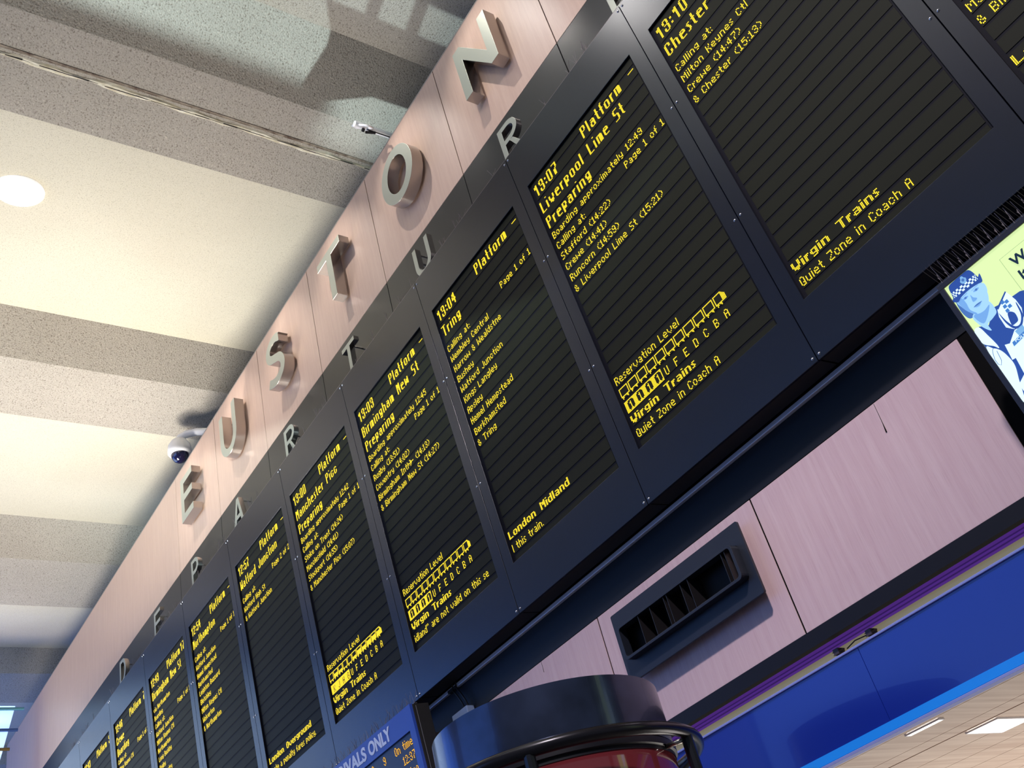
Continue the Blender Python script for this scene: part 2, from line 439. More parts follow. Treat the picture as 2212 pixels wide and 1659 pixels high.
DP = .00577; X0 = .0880; YS = .012
def led_mesh(dots, x0, zb, y=YS, m=None, dp=DP, r=.0026, parent=None, name='display_word'):
    vs = []; fs = []
    for (c, q) in dots:
        cx_, cz = x0 + c * dp, zb + .0027 + q * dp; n = len(vs)
        for k in range(6):
            a = math.pi / 3 * k + .5
            vs.append((cx_ + r * math.cos(a), y - .0002, cz + r * math.sin(a)))
        for k in range(6):
            a = math.pi / 3 * k + .5
            vs.append((cx_ + r * .75 * math.cos(a), y - .0022, cz + r * .75 * math.sin(a)))
        fs.append(tuple(n + 6 + k for k in range(6)))
        for k in range(6):
            j = (k + 1) % 6; fs.append((n + k, n + j, n + 6 + j, n + 6 + k))
    me = bpy.data.meshes.new(name); me.from_pydata(vs, [], fs)
    return link(name, me, m or M_led, parent)

def ZK(k): return -.7241 - .0691 * k
BIGZ = [-.3705, -.4795, -.5830]
def train_dots(fill=None):
    d = set()
    for n in range(11):
        o = n * 11; last = n == 10
        w = 9 if not last else 7
        for c in range(w + 1): d |= {(o + c, 9), (o + c, 2)}
        for r in range(2, 10): d |= {(o, r), (o + w, r)}
        for c in (1, 2, w - 3, w - 2): d.add((o + c, 1))
        d |= {(o + 1, 0), (o + w - 2, 0)}
        if fill:
            for r in range(2, 2 + fill[n]):
                for c in range(w): d.add((o + c, r))
        if last:
            for r in range(2, 9):
                for c in range(w, w + 1 + min(3, 9 - r)): d.add((o + c, r))
    return list(d)
def block_dots(chars):
    d = set(); W_ = 44
    full = {(c, r) for c in range(W_) for r in range(0, 10)}
    for i, ch in enumerate(chars):
        o = i * 11 + 2
        hole = {(o + c, r) for c in range(1, 8) for r in range(1, 9)} - {(o + 1, 1), (o + 7, 1), (o + 1, 8), (o + 7, 8)}
        if ch == '1': full -= hole; g, w = dots_small('1', o + 3); full |= {(c, r + 1) for c, r in g}
        else:
            g, w = dots_small(ch, o + 3); full -= {(c, r + 1) for c, r in g}
    d |= full
    return list(d)

PANELS = {
 0: dict(t='13:13', d='Birmingham New St', b=[], s=[(11, 'Marston Green'), (12, '& Birmingham New St')], op='London Midland', tk=' is formed of 8 coaches'),
 1: dict(t='13:10', d='Chester', p='Platform -', s=[(-2, 'Calling at:'), (-1, 'Milton Keynes Ctl'), (0, 'Crewe (14:47)'), (1, '& Chester (15:13)')], op='Virgin Trains', tk='Quiet Zone in Coach A', noh=1),
 2: dict(t='13:07', d='Liverpool Lime St', p='Platform -', st='Preparing', s=[(-1, 'Boarding approximately 12:49'), (0, 'Calling at:'), (1, 'Stafford (14:22)'), (2, 'Crewe (14:41)'), (3, 'Runcorn (14:59)'), (4, '& Liverpool Lime St (15:21)')],
         pg=(0, 'Page 1 of 1'), res='1111', fill=None, op='Virgin Trains', tk='Quiet Zone in Coach A'),
 3: dict(t='13:04', d='Tring', p='Platform -', s=[(-2, 'Calling at:'), (-1, 'Wembley Central'), (0, 'Harrow & Wealdstne'), (1, 'Bushey'), (2, 'Watford Junction'), (3, 'Kings Langley'), (4, 'Apsley'), (5, 'Hemel Hempstead'), (6, 'Berkhamsted'), (7, '& Tring')],
         pg=(-2, 'Page 1 of 1'), op='London Midland', tk='| this train.'),
 4: dict(t='13:03', d='Birmingham New St', p='Platform -', st='Preparing', s=[(-1, 'Boarding approximately 12:45'), (0, 'Calling at:'), (1, 'Rugby (13:51)'), (2, 'Coventry (14:02)'), (3, 'Birmingham Intl@ (14:13)'), (4, '& Birmingham New St (14:27)')],
         pg=(0, 'Page 1 of 1'), res='1111', op='Virgin Trains', tk='idland" are not valid on this se'),
 5: dict(t='13:00', d='Manchester Picc', p='Platform -', st='Preparing', s=[(-1, 'Boarding approximately 12:42'), (0, 'Calling at:'), (1, 'Stoke on Trent (14:24)'), (2, 'Macclesfield (14:41)'), (3, 'Stockport (14:55)'), (4, '& Manchester Picc (15:07)')],
         pg=(0, 'Page 1 of 1'), res='KJHG', fill=[0, 4, 3, 0, 0, 3, 5, 4, 5, 5, 5], op='Virgin Trains', tk='Quiet Zone in Coach A'),
 6: dict(t='12:57', d='Watford Junction', p='Platform -', s=[(-2, 'Calling at:'), (-1, 'Watford High St'), (0, '& Watford Junction')], pg=(-2, 'Page 2 of 2'), op='London Overground', tk='erate a penalty fares policy.'),
 7: dict(t='12:54', d='Northampton', p='Platform -', s=[(-2, 'Calling at:'), (-1, 'Watford Junction'), (0, 'Hemel Hempstead'), (1, 'Berkhamsted'), (2, 'Leighton Buzzard'), (3, 'Bletchley'), (4, 'Milton Keynes Ctl'), (5, 'Wolverton'), (6, '& Northampton')], pg=(-2, 'Page 1 of 1')),
 8: dict(t='12:49', d='Birmingham New St', p='Platform 17', s=[(-2, 'via Northampton'), (-1, 'Boarding'), (0, 'Calling at:'), (1, 'Watford Junction'), (2, 'Milton Keynes Ctl'), (3, 'Northampton'), (4, 'Long Buckby'), (5, 'Rugby'), (6, '& Coventry')], pg=(0, 'Page 1 of 1')),
 9: dict(t='12:46', d='Crewe', p='Platform 7', st='Boarding', s=[(-1, 'Calling at:'), (0, 'Milton Keynes Ctl'), (1, 'Rugby')], pg=(-1, 'Page 1 of 1')),
 10: dict(t='12:43', d='Coventry', p='Platform 5', s=[]),
 11: dict(t='12:40', d='', s=[]),
}
TH = 0.071378530
def b2w(x, y, z):
    c, s = math.cos(TH), math.sin(TH)
    return (x, c * y - s * z - .2992, s * y + c * z + 5.6884)

HGT = 2.111; AX0, AX1, AZ0, AZ1 = .0687, .9265, -1.8788, -.2714
def frame_mb():
    g = .0022; T = .0
    mb = MB(); D = .014
    O = [(g, -HGT), (1 - g, -HGT), (1 - g, T), (g, T)]; I = [(AX0, AZ0), (AX1, AZ0), (AX1, AZ1), (AX0, AZ1)]
    v = []
    for y in (0, D):
        for L in (O, I): v += [(x, y, z) for x, z in L]
    n = len(mb.v); mb.v += v
    for i in range(4):
        j = (i + 1) % 4
        mb.f += [(i, j, 4 + j, 4 + i), (8 + i, 12 + i, 12 + j, 8 + j), (i, 8 + i, 8 + j, j), (4 + i, 4 + j, 12 + j, 12 + i)]
    return mb
frame_me = None; box_me = None; scr_me = None
def screw_mesh():
    mb = MB(); mb.lathe([(.0001, -.0052), (.003, -.0046), (.0056, -.0022), (.0064, 0)], n=12)
    me = bpy.data.meshes.new('screw')
    me.from_pydata([(x, z, y) for x, y, z in mb.v], [], mb.f); me.materials.append(M_screw)
    for p in me.polygons: p.use_smooth = True
    return me
SCREW = screw_mesh()
SHORT = {0: 'panel at the far right', 1: '13:10 Chester panel', 2: '13:07 Liverpool Lime St panel', 3: '13:04 Tring panel', 4: '13:03 Birmingham New St panel', 5: '13:00 Manchester Picc panel', 6: '12:57 Watford Junction panel', 7: '12:54 Northampton panel', 8: '12:49 Platform 17 panel', 9: '12:46 Crewe panel', 10: 'panel marked Platform 5', 11: 'leftmost panel'}
LBL = {0: 'departures panel at the far right, cut by the frame, listing Marston Green', 1: 'departures panel for the 13:10 to Chester', 2: 'departures panel for the 13:07 to Liverpool Lime St',
       3: 'departures panel for the 13:04 to Tring', 4: 'departures panel for the 13:03 to Birmingham New St', 5: 'departures panel for the 13:00 to Manchester Picc',
       6: 'departures panel for the 12:57 to Watford Junction', 7: 'departures panel for the 12:54 to Northampton', 8: 'departures panel for the 12:49 to Birmingham New St, Platform 17',
       9: 'departures panel for the 12:46 to Crewe, Platform 7', 10: 'departures panel marked Platform 5, at the bottom left', 11: 'leftmost departures panel, only its top corner in view'}
for j in range(0, 12):
    P = PANELS[j]
    t = thing('departure_board_panel', 'black led ' + LBL[j], 'departure board', b2w(-j, 0, 0), (TH, 0, 0), 'panels of the departures board')
    if frame_me is None:
        f_ = frame_mb().build('front_frame', M_board, t, .0012); frame_me = f_.data
        bx = MB(); bx.box(.004, .996, .016, .12, -HGT + .004, -.004); q_ = bx.build('housing', M_dark, t); box_me = q_.data
    else:
        f_ = bpy.data.objects.new('front_frame', frame_me); COL.objects.link(f_); f_.parent = t
        bv = f_.modifiers.new('bevel', 'BEVEL'); bv.width = .0012; bv.segments = 2; bv.limit_method = 'ANGLE'
        q_ = bpy.data.objects.new('housing', box_me); COL.objects.link(q_); q_.parent = t
    # screen: modules with dark seams between
    if scr_me is None:
        sm = MB(); sm.box(AX0 - .01, AX1 + .01, YS + .002, YS + .0038, AZ0 - .01, AZ1 + .01)
        nb = len(sm.f)
        for k in range(-7, 18):
            zc = ZK(k) + .022; a, b_ = zc - .0285, zc + .0285
            a = max(a, AZ0 + .004); b_ = min(b_, AZ1 - .004)
            if b_ > a: sm.box(AX0 + .016, AX1 - .012, YS, YS + .002, a, b_)
        scr = sm.build('led_screen', [M_led_seam, M_led_bg], t); scr_me = scr.data
        for p in scr_me.polygons:
            if abs(p.center.y - (YS + .0029)) > .0008 and p.center.y < YS + .0019: p.material_index = 1
    else:
        scr = bpy.data.objects.new('led_screen', scr_me); COL.objects.link(scr); scr.parent = t
    for sx in (.017, .983):
        for sz in (-.022, -.709, -1.389, -2.092):
            s = bpy.data.objects.new('screw', SCREW); COL.objects.link(s); s.parent = t; s.location = (sx, 0, sz)
    def line(d, x0, zb, nm='display_word'):
        cur = []; last = None
        for c in sorted({c for c, r in d}):
            if last is not None and c - last > 4: led_mesh(cur, x0, zb, parent=scr, name=nm); cur = []
            cur += [q for q in d if q[0] == c]; last = c
        if cur: led_mesh(cur, x0, zb, parent=scr, name=nm)
    if P.get('t'):
        d, w = dots_big(P['t']); 
        if P.get('p'):
            d2, w2 = dots_big(P['p'].split()[0]); off = 71
            d += [(c + off, r) for c, r in d2]
            num = P['p'].split()[1]; d3, w3 = dots_big(num); d += [(c + 142 - w3, r) for c, r in d3]
        line(d, X0, BIGZ[0])
    if P.get('d'): line(dots_big(P['d'])[0], X0, BIGZ[1])
    if P.get('st'): line(dots_big(P['st'])[0], X0, BIGZ[2])
    pg = P.get('pg'); done = False
    for k, s_txt in P['s']:
        d, w = dots_small(s_txt)
        if pg and pg[0] == k:
            e, we = dots_small(pg[1]); d += [(c + 143 - we, r) for c, r in e]; done = True
        line(d, X0, ZK(k))
    if P.get('res'):
        line(dots_small('Reservation Level')[0], X0, ZK(12))
        line(train_dots(P.get('fill')), X0, ZK(13) - .010, 'train_graphic')
        d = block_dots(P['res'])
        for i, ch in enumerate('UFEDCBA'):
            g, w = dots_small(ch, 44 + i * 11 + 3); d += [(c, r + 1) for c, r in g]
        led_mesh([q for q in d if q[0] < 44], X0, ZK(14) - .0115, parent=scr, name='first_class_block')
        line([q for q in d if q[0] >= 44], X0, ZK(14) - .0115)
    if P.get('op'): line(dots_big(P['op'], 0, True)[0], X0, ZK(15))
    if P.get('tk'): line(dots_small(P['tk'])[0], X0, ZK(16))
    # anti-bird wires glued along the top edge
    sp = MB()
    for k in range(random.randint(4, 7)):
        x = random.uniform(.05, .95)
        for q in range(random.randint(2, 3)):
            a = random.uniform(-.5, .5); L = random.uniform(.05, .085)
            sp.tube([(x, .012, 0), (x + L * math.sin(a) * .7, .012 + random.uniform(-.015, .03), L * math.cos(a))], .0011, 4)
    sp.box(.01, .99, .004, .02, 0, .003)
    o = sp.build('bird_spikes', M_spike); o.location = b2w(-j, 0, 0.004); o.rotation_euler = (TH, 0, 0)
    tag(o, 'wire bird spikes on top of the ' + SHORT[j], 'bird spikes', 'bird spikes along the board top')

# ================================================================ steel letters
def arc(cx_, cz, rx, rz, a0, a1, n=14):
    return [(cx_ + rx * math.cos(math.radians(a0 + (a1 - a0) * i / n)), cz + rz * math.sin(math.radians(a0 + (a1 - a0) * i / n))) for i in range(n + 1)]
def glyph(ch, w, h, s):
    """outline loops in metres: width w, height h, stroke s"""
    if ch == 'E':
        m = h * .53
        return [[(0, 0), (w, 0), (w, s * .88), (s, s * .88), (s, m - s * .44), (w * .96, m - s * .44), (w * .96, m + s * .44), (s, m + s * .44), (s, h - s * .88), (w, h - s * .88), (w, h), (0, h)]]
    if ch == 'T':
        a = (w - s) / 2; k = s * .85
        return [[(a, 0), (a + s, 0), (a + s, h - k), (w, h - k), (w, h), (0, h), (0, h - k), (a, h - k)]]
    if ch == 'N':
        return [[(0, 0), (s, 0), (s, h * .70), (w - s, 0), (w, 0), (w, h), (w - s, h), (w - s, h * .30), (s, h), (0, h)]]
    if ch == 'U':
        r = w / 2
        return [[(0, h)] + arc(r, r * 1.02, r, r * 1.02, 180, 360, 28) + [(w, h), (w - s, h)] + arc(r, r * 1.02, r - s, r * 1.02 - s * .92, 360, 180, 28) + [(s, h)]]
    if ch == 'O':
        return [arc(w / 2, h / 2, w / 2, h / 2, 0, 360, 56)[:-1], arc(w / 2, h / 2, w / 2 - s, h / 2 - s * .95, 0, 360, 56)[:-1]]
    if ch == 'D':
        r = h / 2
        return [[(0, 0)] + arc(w * .45, r, w * .55, r, -90, 90, 24) + [(0, h)], [(s, s * .9)] + [(s, h - s * .9)] + arc(w * .45, r, w * .55 - s, r - s * .9, 90, -90, 24)]
    if ch in 'PR':
        rb = h * .285; cz = h - rb
        bowl = arc(w * .5, cz, w * .5 - (0 if ch == 'P' else .02 * w), rb, 90, -90, 18)
        hole = [(s, h - s * .88)] + arc(w * .5, cz, w * .5 - s, rb - s * .88, 90, -90, 18) + [(s, h - 2 * rb + s * .88)]
        if ch == 'P': out = [(0, 0), (0, h)] + bowl + [(s, h - 2 * rb), (s, 0)]
        else: out = [(0, 0), (0, h)] + bowl + [(w * .62, h - 2 * rb - .002), (w, 0), (w - s * 1.2, 0), (w * .45, h - 2 * rb), (s, h - 2 * rb), (s, 0)]
        return [out, hole]
    if ch == 'A':
        c = w / 2; e = s * .55
        return [[(0, 0), (c - e, h), (c + e, h), (w, 0), (w - s * 1.05, 0), (w - s * 1.05 - (c - e) * .28, h * .25), (s * 1.05 + (c - e) * .28, h * .25), (s * 1.05, 0)],
                [(s * 1.05 + (c - e) * .42, h * .40), (w - s * 1.05 - (c - e) * .42, h * .40), (c, h * .80)]]
    if ch == 'S':
        k = s / 2
        P = [(.80, .845), (.62, .912), (.40, .915), (.20, .84), (.155, .70), (.27, .60), (.50, .525), (.74, .44), (.86, .29), (.79, .15), (.55, .082), (.32, .088), (.07, .165)]
        P = [(x * w, z * h) for x, z in P]; C = []
        for i in range(len(P) - 1):
            p0 = P[max(i - 1, 0)]; p1 = P[i]; p2 = P[i + 1]; p3 = P[min(i + 2, len(P) - 1)]
            for u in range(5):
                t = u / 5
                C.append(tuple(.5 * ((2 * p1[a]) + (-p0[a] + p2[a]) * t + (2 * p0[a] - 5 * p1[a] + 4 * p2[a] - p3[a]) * t * t + (-p0[a] + 3 * p1[a] - 3 * p2[a] + p3[a]) * t ** 3) for a in (0, 1)))
        C.append(P[-1]); A = []; B = []
        for i, p in enumerate(C):
            a = C[max(i - 1, 0)]; b_ = C[min(i + 1, len(C) - 1)]; dx, dz = b_[0] - a[0], b_[1] - a[1]; L = math.hypot(dx, dz) or 1
            if i == 0: dx, dz, L = -1, .0, 1
            nx, nz = -dz / L, dx / L
            A.append((p[0] + nx * k, p[1] + nz * k)); B.append((p[0] - nx * k, p[1] - nz * k))
        return [A + B[::-1]]
def steel_letter(ch, x0, x1, z0, z1, s, yf, yb, label, group, gap_pins=True):
    t = thing('sign_letter', label, 'letter', (x0, 0, z0), group=group)
    me = curve_mesh(glyph(ch, x1 - x0, z1 - z0, s), yb - yf, .0012)
    yc = (yf + yb) / 2
    for v in me.vertices: a, b_, c = v.co; v.co = (a, yc - c, b_)
    lf = link('letter_body', me, [M_steel, M_face], t)
    for p in me.polygons: p.material_index = 1 if p.normal.y < -.9 else 0
    w, h = x1 - x0, z1 - z0
    for px, pz in {'N': [(s / 2, h * .2), (w - s / 2, h * .8)], 'T': [(w / 2, h * .2), (w / 2, h - s / 2)], 'S': [(w * .5, h * .525), (w * .5, h * .08)], 'A': [(w / 2, h * .93)], 'O': [(s / 2, h / 2), (w - s / 2, h / 2)]}.get(ch, [(s / 2, h * .25 if ch != 'U' else h * .6), (s / 2, h * .9)]):
        MB().tube([(px, yb - .001, pz), (px, .001, pz)], .006, 8).build('fixing_pin', M_steel, t)
    return t
gE = 'large brushed steel letters on the wood fascia'
for ch, a, c, z0, z1, desc in (('E', -7.406, -7.112, 6.668, 7.118, 'beside the white dome camera'), ('U', -6.415, -6.060, 6.662, 7.122, 'between the big E and the big S'), ('S', -5.392, -5.058, 6.660, 7.124, 'between the big U and the big T'),
                         ('T', -4.372, -4.004, 6.666, 7.122, 'between the big S and the big O'), ('O', -3.365, -2.962, 6.660, 7.118, 'below the looped pole'), ('N', -2.326, -1.957, 6.667, 7.112, 'last at the top right')):
    steel_letter(ch, a, c, z0, z1, .076 if ch != 'O' else .080, -.105, -.02, 'large steel letter %s on the wood, %s' % (ch, desc), gE)
gD = 'small steel letters behind the board top'
for ch, a, w, desc in (('D', -9.245, .185, 'lowest on the left'), ('E', -8.205, .165, 'between the D and the P'), ('P', -7.217, .165, 'below the big E'), ('A', -6.25, .205, 'next to the P'), ('R', -5.212, .175, 'above the 13:00 panel'),
                       ('T', -4.206, .180, 'above the 13:03 panel'), ('U', -3.188, .186, 'above the 13:04 panel'), ('R', -2.165, .175, 'above the 13:07 panel'), ('E', -1.150, .165, 'above the 13:10 panel')):
    steel_letter(ch, a, a + w, 5.918, 6.166, .0385, -.12, -.08, 'small steel letter %s behind the board top, %s' % (ch, desc), gD)

# ================================================================ advert screen
PT = math.radians(6.3)
ad = thing('advert_screen', 'tilted black framed advert screen showing a police officer on yellow', 'screen', (-.447, -.3, 3.4084), (PT, 0, 0))
AW, AH = .66, 1.04
M_fr = mat('screen_frame', srgb(30, 30, 40), .4)
fm = MB(); fw = .0172
for a in ((0, AW, -fw, 0), (0, AW, -AH, -AH + fw), (0, fw, -AH + fw, -fw), (AW - fw, AW, -AH + fw, -fw)): fm.box(a[0], a[1], 0, .03, a[2], a[3])
fm.build('frame', M_fr, ad, .0012)
MB().box(.002, AW - .002, .02, .068, -AH + .002, -.002).build('housing', M_dark, ad)
def em(name, c, s=1.): 
    c = srgb(*c); return mat(name, (c[0] * .3, c[1] * .3, c[2] * .3, 1), .3, emis=c, es=s, spec=.3)
dsp = MB().box(fw, AW - fw, .006, .02, -AH + fw, -fw).build('display', em('screen_yellow', (214, 238, 168), 1.0), ad)
M_navy = em('screen_navy', (42, 74, 150)); M_navy2 = em('screen_blue', (66, 120, 190)); M_skin = em('screen_skin', (158, 205, 242)); M_skin2 = em('screen_skin_shadow', (112, 162, 218)); M_skin3 = em('screen_feature', (70, 110, 175))
M_vest = em('screen_vest', (214, 240, 255), 1.1); M_ink = em('screen_ink', (22, 40, 60)); M_gold = em('screen_badge', (120, 170, 215)); M_line = em('screen_line', (90, 110, 90))
LAY = [0]
def art(name, pts, m, holes=None):
    LAY[0] += 1; y = .006 - .00012 * LAY[0]
    me = curve_mesh([[(u, -v) for u, v in pts]], .00008)
    for v in me.vertices: a, b_, c = v.co; v.co = (a, y - c, b_)
    return link(name, me, m, dsp)
def smooth_loop(P, n=6):
    C = []; K = len(P)
    for i in range(K):
        p0, p1, p2, p3 = P[i - 1], P[i], P[(i + 1) % K], P[(i + 2) % K]
        for u in range(n):
            t = u / n
            C.append(tuple(.5 * ((2 * p1[a]) + (-p0[a] + p2[a]) * t + (2 * p0[a] - 5 * p1[a] + 4 * p2[a] - p3[a]) * t * t + (-p0[a] + 3 * p1[a] - 3 * p2[a] + p3[a]) * t ** 3) for a in (0, 1)))
    return C
art('shirt', [(.0175, .205), (.036, .185), (.062, .2), (.104, .165), (.135, .172), (.19, .175), (.26, .21), (.27, .395), (.0175, .60)], M_navy)
art('hair', smooth_loop([(.024, .075), (.019, .10), (.021, .13), (.03, .148), (.045, .142), (.04, .08)]), M_skin3)
art('neck', smooth_loop([(.040, .145), (.098, .135), (.1045, .178), (.085, .19), (.062, .196), (.0608, .218), (.05, .205), (.040, .178)]), M_skin)
art('neck_shadow', smooth_loop([(.042, .148), (.075, .155), (.098, .15), (.075, .175), (.052, .185)]), M_skin2)
art('face', smooth_loop([(.026, .078), (.06, .068), (.112, .068), (.1165, .098), (.113, .121), (.100, .143), (.078, .1545), (.053, .149), (.036, .125), (.0275, .10)]), M_skin)
art('face_shadow', smooth_loop([(.027, .080), (.042, .078), (.046, .10), (.044, .125), (.055, .147), (.048, .146), (.034, .122), (.028, .10)]), M_skin2)
art('ear', smooth_loop([(.112, .086), (.121, .084), (.122, .098), (.117, .112), (.113, .108)]), M_skin)
for cu_, cv in ((.053, .086), (.093, .0865)):
    art('eye', smooth_loop([(cu_ - .011, cv), (cu_, cv - .0045), (cu_ + .010, cv), (cu_, cv + .004)]), M_skin2)
    art('pupil', smooth_loop([(cu_ - .0042, cv), (cu_, cv - .0032), (cu_ + .0042, cv), (cu_, cv + .0032)]), M_skin3)
    art('brow', [(cu_ - .014, cv - .007), (cu_ + .012, cv - .0105), (cu_ + .013, cv - .0085), (cu_ - .013, cv - .0058)], M_skin2)
art('nose', smooth_loop([(.070, .088), (.073, .1), (.081, .109), (.074, .113), (.065, .111), (.0665, .1)]), M_skin2)
art('mouth', smooth_loop([(.057, .127), (.070, .124), (.088, .1265), (.073, .129)]), M_skin3)
art('lip', smooth_loop([(.060, .1295), (.073, .1295), (.084, .1285), (.073, .1335)]), M_skin2)
art('hat', smooth_loop([(.0317, .0225), (.055, .0185), (.085, .0182), (.105, .0192), (.113, .03), (.117, .048), (.119, .058), (.125, .0535), (.1285, .0535), (.1255, .070), (.1205, .079), (.105, .0755), (.075, .0725), (.045, .0755), (.030, .082), (.018, .074), (.0172, .0668), (.0235, .0605), (.0255, .045)], 4), M_navy)
bx0, bx1, bz0, bz1 = .0275, .1165, .0455, .0645
art('hat_band', [(bx0, bz0), (bx1, bz0), (bx1 + .001, bz1), (bx0 - .003, bz1 - .003)], M_navy)
ck = []; nc = 15
LAY[0] += 1; y_ = .006 - .00012 * LAY[0]; cb = MB()
for r in range(3):
    for c in range(nc):
        if (r + c) % 2 == 0:
            u0 = .5 - .5 * math.cos(math.pi * (c + .5) / (nc + 1)); u1 = .5 - .5 * math.cos(math.pi * (c + 1.5) / (nc + 1))
            X0_, X1_ = bx0 - .001 + (bx1 - bx0) * u0, bx0 - .001 + (bx1 - bx0) * u1
            h_ = (bz1 - bz0) / 3; cb.box(X0_, X1_, y_ - .00005, y_, -(bz0 + h_ * (r + 1)), -(bz0 + h_ * r))
cb.build('chequer_squares', M_vest, dsp)
art('badge', smooth_loop([(.0675, .035), (.072, .030), (.074, .024), (.078, .022), (.082, .024), (.084, .030), (.0885, .035), (.086, .043), (.078, .048), (.070, .043)]), M_gold)
art('badge_centre', smooth_loop([(.073, .035), (.078, .030), (.083, .035), (.078, .041)]), M_skin3)
art('vest', [(.1102, .1763), (.128, .166), (.158, .150), (.1674, .1887), (.1675, .22), (.1578, .2416), (.13, .262), (.116, .2585), (.0996, .2391), (.101, .20)], M_vest)
art('vest', [(.1142, .2612), (.135, .262), (.158, .245), (.19, .24), (.25, .30), (.27, .60), (.05, .60), (.0361, .42), (.036, .40), (.0656, .3841), (.0718, .3308), (.0608, .3296), (.0676, .279), (.082, .285)], M_vest)
art('vest', smooth_loop([(.0178, .19), (.036, .188), (.044, .225), (.05, .262), (.049, .277), (.04, .262), (.0178, .235)]), M_vest)
art('vest', smooth_loop([(.0178, .262), (.036, .268), (.049, .285), (.056, .31), (.058, .345), (.045, .385), (.0178, .45)]), M_vest)
art('vest_strap', [(.108, .176), (.157, .148), (.159, .152), (.112, .181)], M_navy)
for (u, v) in ((.128, .166), (.139, .172), (.127, .181), (.139, .189), (.126, .196)): art('chequer_patch', [(u, v), (u + .010, v - .001), (u + .011, v + .010), (u, v + .010)], M_navy2)
art('radio', smooth_loop([(.125, .2113), (.134, .207), (.144, .2202), (.1405, .2427), (.128, .247), (.1174, .243)]), M_navy)
art('strap', smooth_loop([(.107, .19), (.112, .225), (.122, .252), (.138, .256), (.155, .235), (.162, .20), (.165, .20), (.160, .238), (.140, .263), (.118, .259), (.107, .228)]), M_navy)
art('pocket', [(.114, .265), (.142, .262), (.141, .285), (.118, .291)], M_gold)
art('name_patch', [(.0895, .2875), (.150, .279), (.150, .291), (.0875, .3005)], M_navy2)
LAY[0] += 1
link('name_patch_text', text_mesh('POLICE', .0001, .01, .099, .148, -.2945, -.2855, .006 - .00012 * LAY[0]), M_vest, dsp)
cbm = MB(); cbm.tube([(u, .0035, -v) for u, v in [(.0399, .2636), (.030, .270), (.0261, .278), (.0200, .2979), (.0205, .315), (.027, .323), (.0345, .312), (.0391, .2797)]], .0011, 5); cbm.build('radio_cable', M_navy, dsp)
art('text_box', [(.1978, .0600), (.62, .0600), (.62, .0607), (.1978, .0607)], M_line)
art('text_box', [(.1978, .0600), (.1985, .0600), (.1985, .30), (.1978, .30)], M_line)
LAY[0] += 1; yy = .006 - .00012 * LAY[0]
link('slogan_text', text_mesh('We', .0001, .03, .2185, .288, -.1080, -.0760, yy), M_ink, dsp)
link('slogan_text', text_mesh('It', .0001, .03, .2185, .243, -.1560, -.1240, yy), M_ink, dsp)
br = MB(); br.box(.1, .5, .068, .262, -.30, -.27); br.box(.1, .5, .068, .235, -.52, -.49); br.build('wall_bracket', M_dark, ad)
sp = MB(); sp.box(.0, AW, .01, .035, 0, .004)
for k in range(24):
    x = .012 + k * .0272
    sp.tube([(x, .02, .003), (x - .004, -.040, .055)], .0008, 4); sp.tube([(x + .0136, .02, .003), (x + .0096, -.040, .055)], .0007, 4)
    sp.tube([(x + .012, .02, .003), (x + .008, .004, .066 + random.uniform(-.004, .004))], .0009, 4)
    sp.tube([(x + .004, .022, .003), (x + .002, .030, .052 + random.uniform(-.01, .012))], .0011, 4)
    sp.tube([(x + .008, .022, .003), (x + .0, .026, .035)], .001, 4)
o = sp.build('bird_spikes', M_spike); o.location = (-.447, -.3, 3.4089); o.rotation_euler = (PT, 0, 0)
tag(o, 'row of long wire bird spikes on top of the police advert screen', 'bird spikes')

# ================================================================ arrivals board
ar = thing('arrivals_board', 'blue arrivals board with white heading hung below the departures panels', 'arrivals board', b2w(0, -.158, 0), (TH, 0, 0))
M_blue = mat('arrivals_blue', srgb(44, 76, 168), .35)
aL, aR, aT, aB = -5.55, -3.8645, -2.184, -2.95
I = (-5.49, -3.916, -2.86, -2.305)
hm = MB()
for a in ((aL, aR, I[3], aT), (aL, aR, aB, I[2]), (aL, I[0], I[2], I[3]), (I[1], aR, I[2], I[3])): hm.box(a[0], a[1], 0, .016, a[2], a[3])
hm.build('front_panel', M_blue, ar)
MB().box(aL + .001, aR - .001, .017, .118, aB + .001, aT - .001).build('housing', M_dark, ar, .003)
MB().box(aR - .001, aR + .0005, .036, .039, aB + .01, aT - .01).build('side_seam', mat('pale_edge', srgb(110, 112, 120), .4), ar)  # thin paler grey line down the housing side
sc2 = MB(); sc2.box(I[0], I[1], .010, .0175, I[2], I[3])
s2 = sc2.build('led_screen', mat('arrivals_screen', srgb(22, 24, 34), .35), ar)
link('heading_text', text_mesh('ARRIVALS', .002, .032, -4.862, -4.386, -2.2795, -2.2045, -.0012), mat('heading_white', srgb(225, 232, 250), .5), ar)
link('heading_text', text_mesh('ONLY', .002, .032, -4.3524, -4.1003, -2.2795, -2.2045, -.0012), bpy.data.materials['heading_white'], ar)
AP = .0063
rows = [('12:28 Northampton', '2', '9', 'On time'), ('12:31 Tring', '3', '11', '12:37'), ('12:34 Glasgow Cen', '', '', 'On time'), ('12:38 Crewe', '', '', 'On time')]
for i, (a, b2, c, e) in enumerate(rows):
    zb = -2.3690 - .0685 * i
    d, w = dots_small(a); led_mesh(d, -5.40, zb, .009, M_led_o, AP, .0027, s2)
    for st, x in ((b2, -4.375), (c, -4.242)):
        if st: led_mesh(dots_small(st)[0], x, zb, .009, M_led_o, AP, .0027, s2)
    d, w = dots_small(e); led_mesh(d, -3.925 - w * AP, zb, .009, M_led_o, AP, .0027, s2)
sp = MB(); sp.box(aL, aR, .03, .05, 0, .003)
x = aR - .01
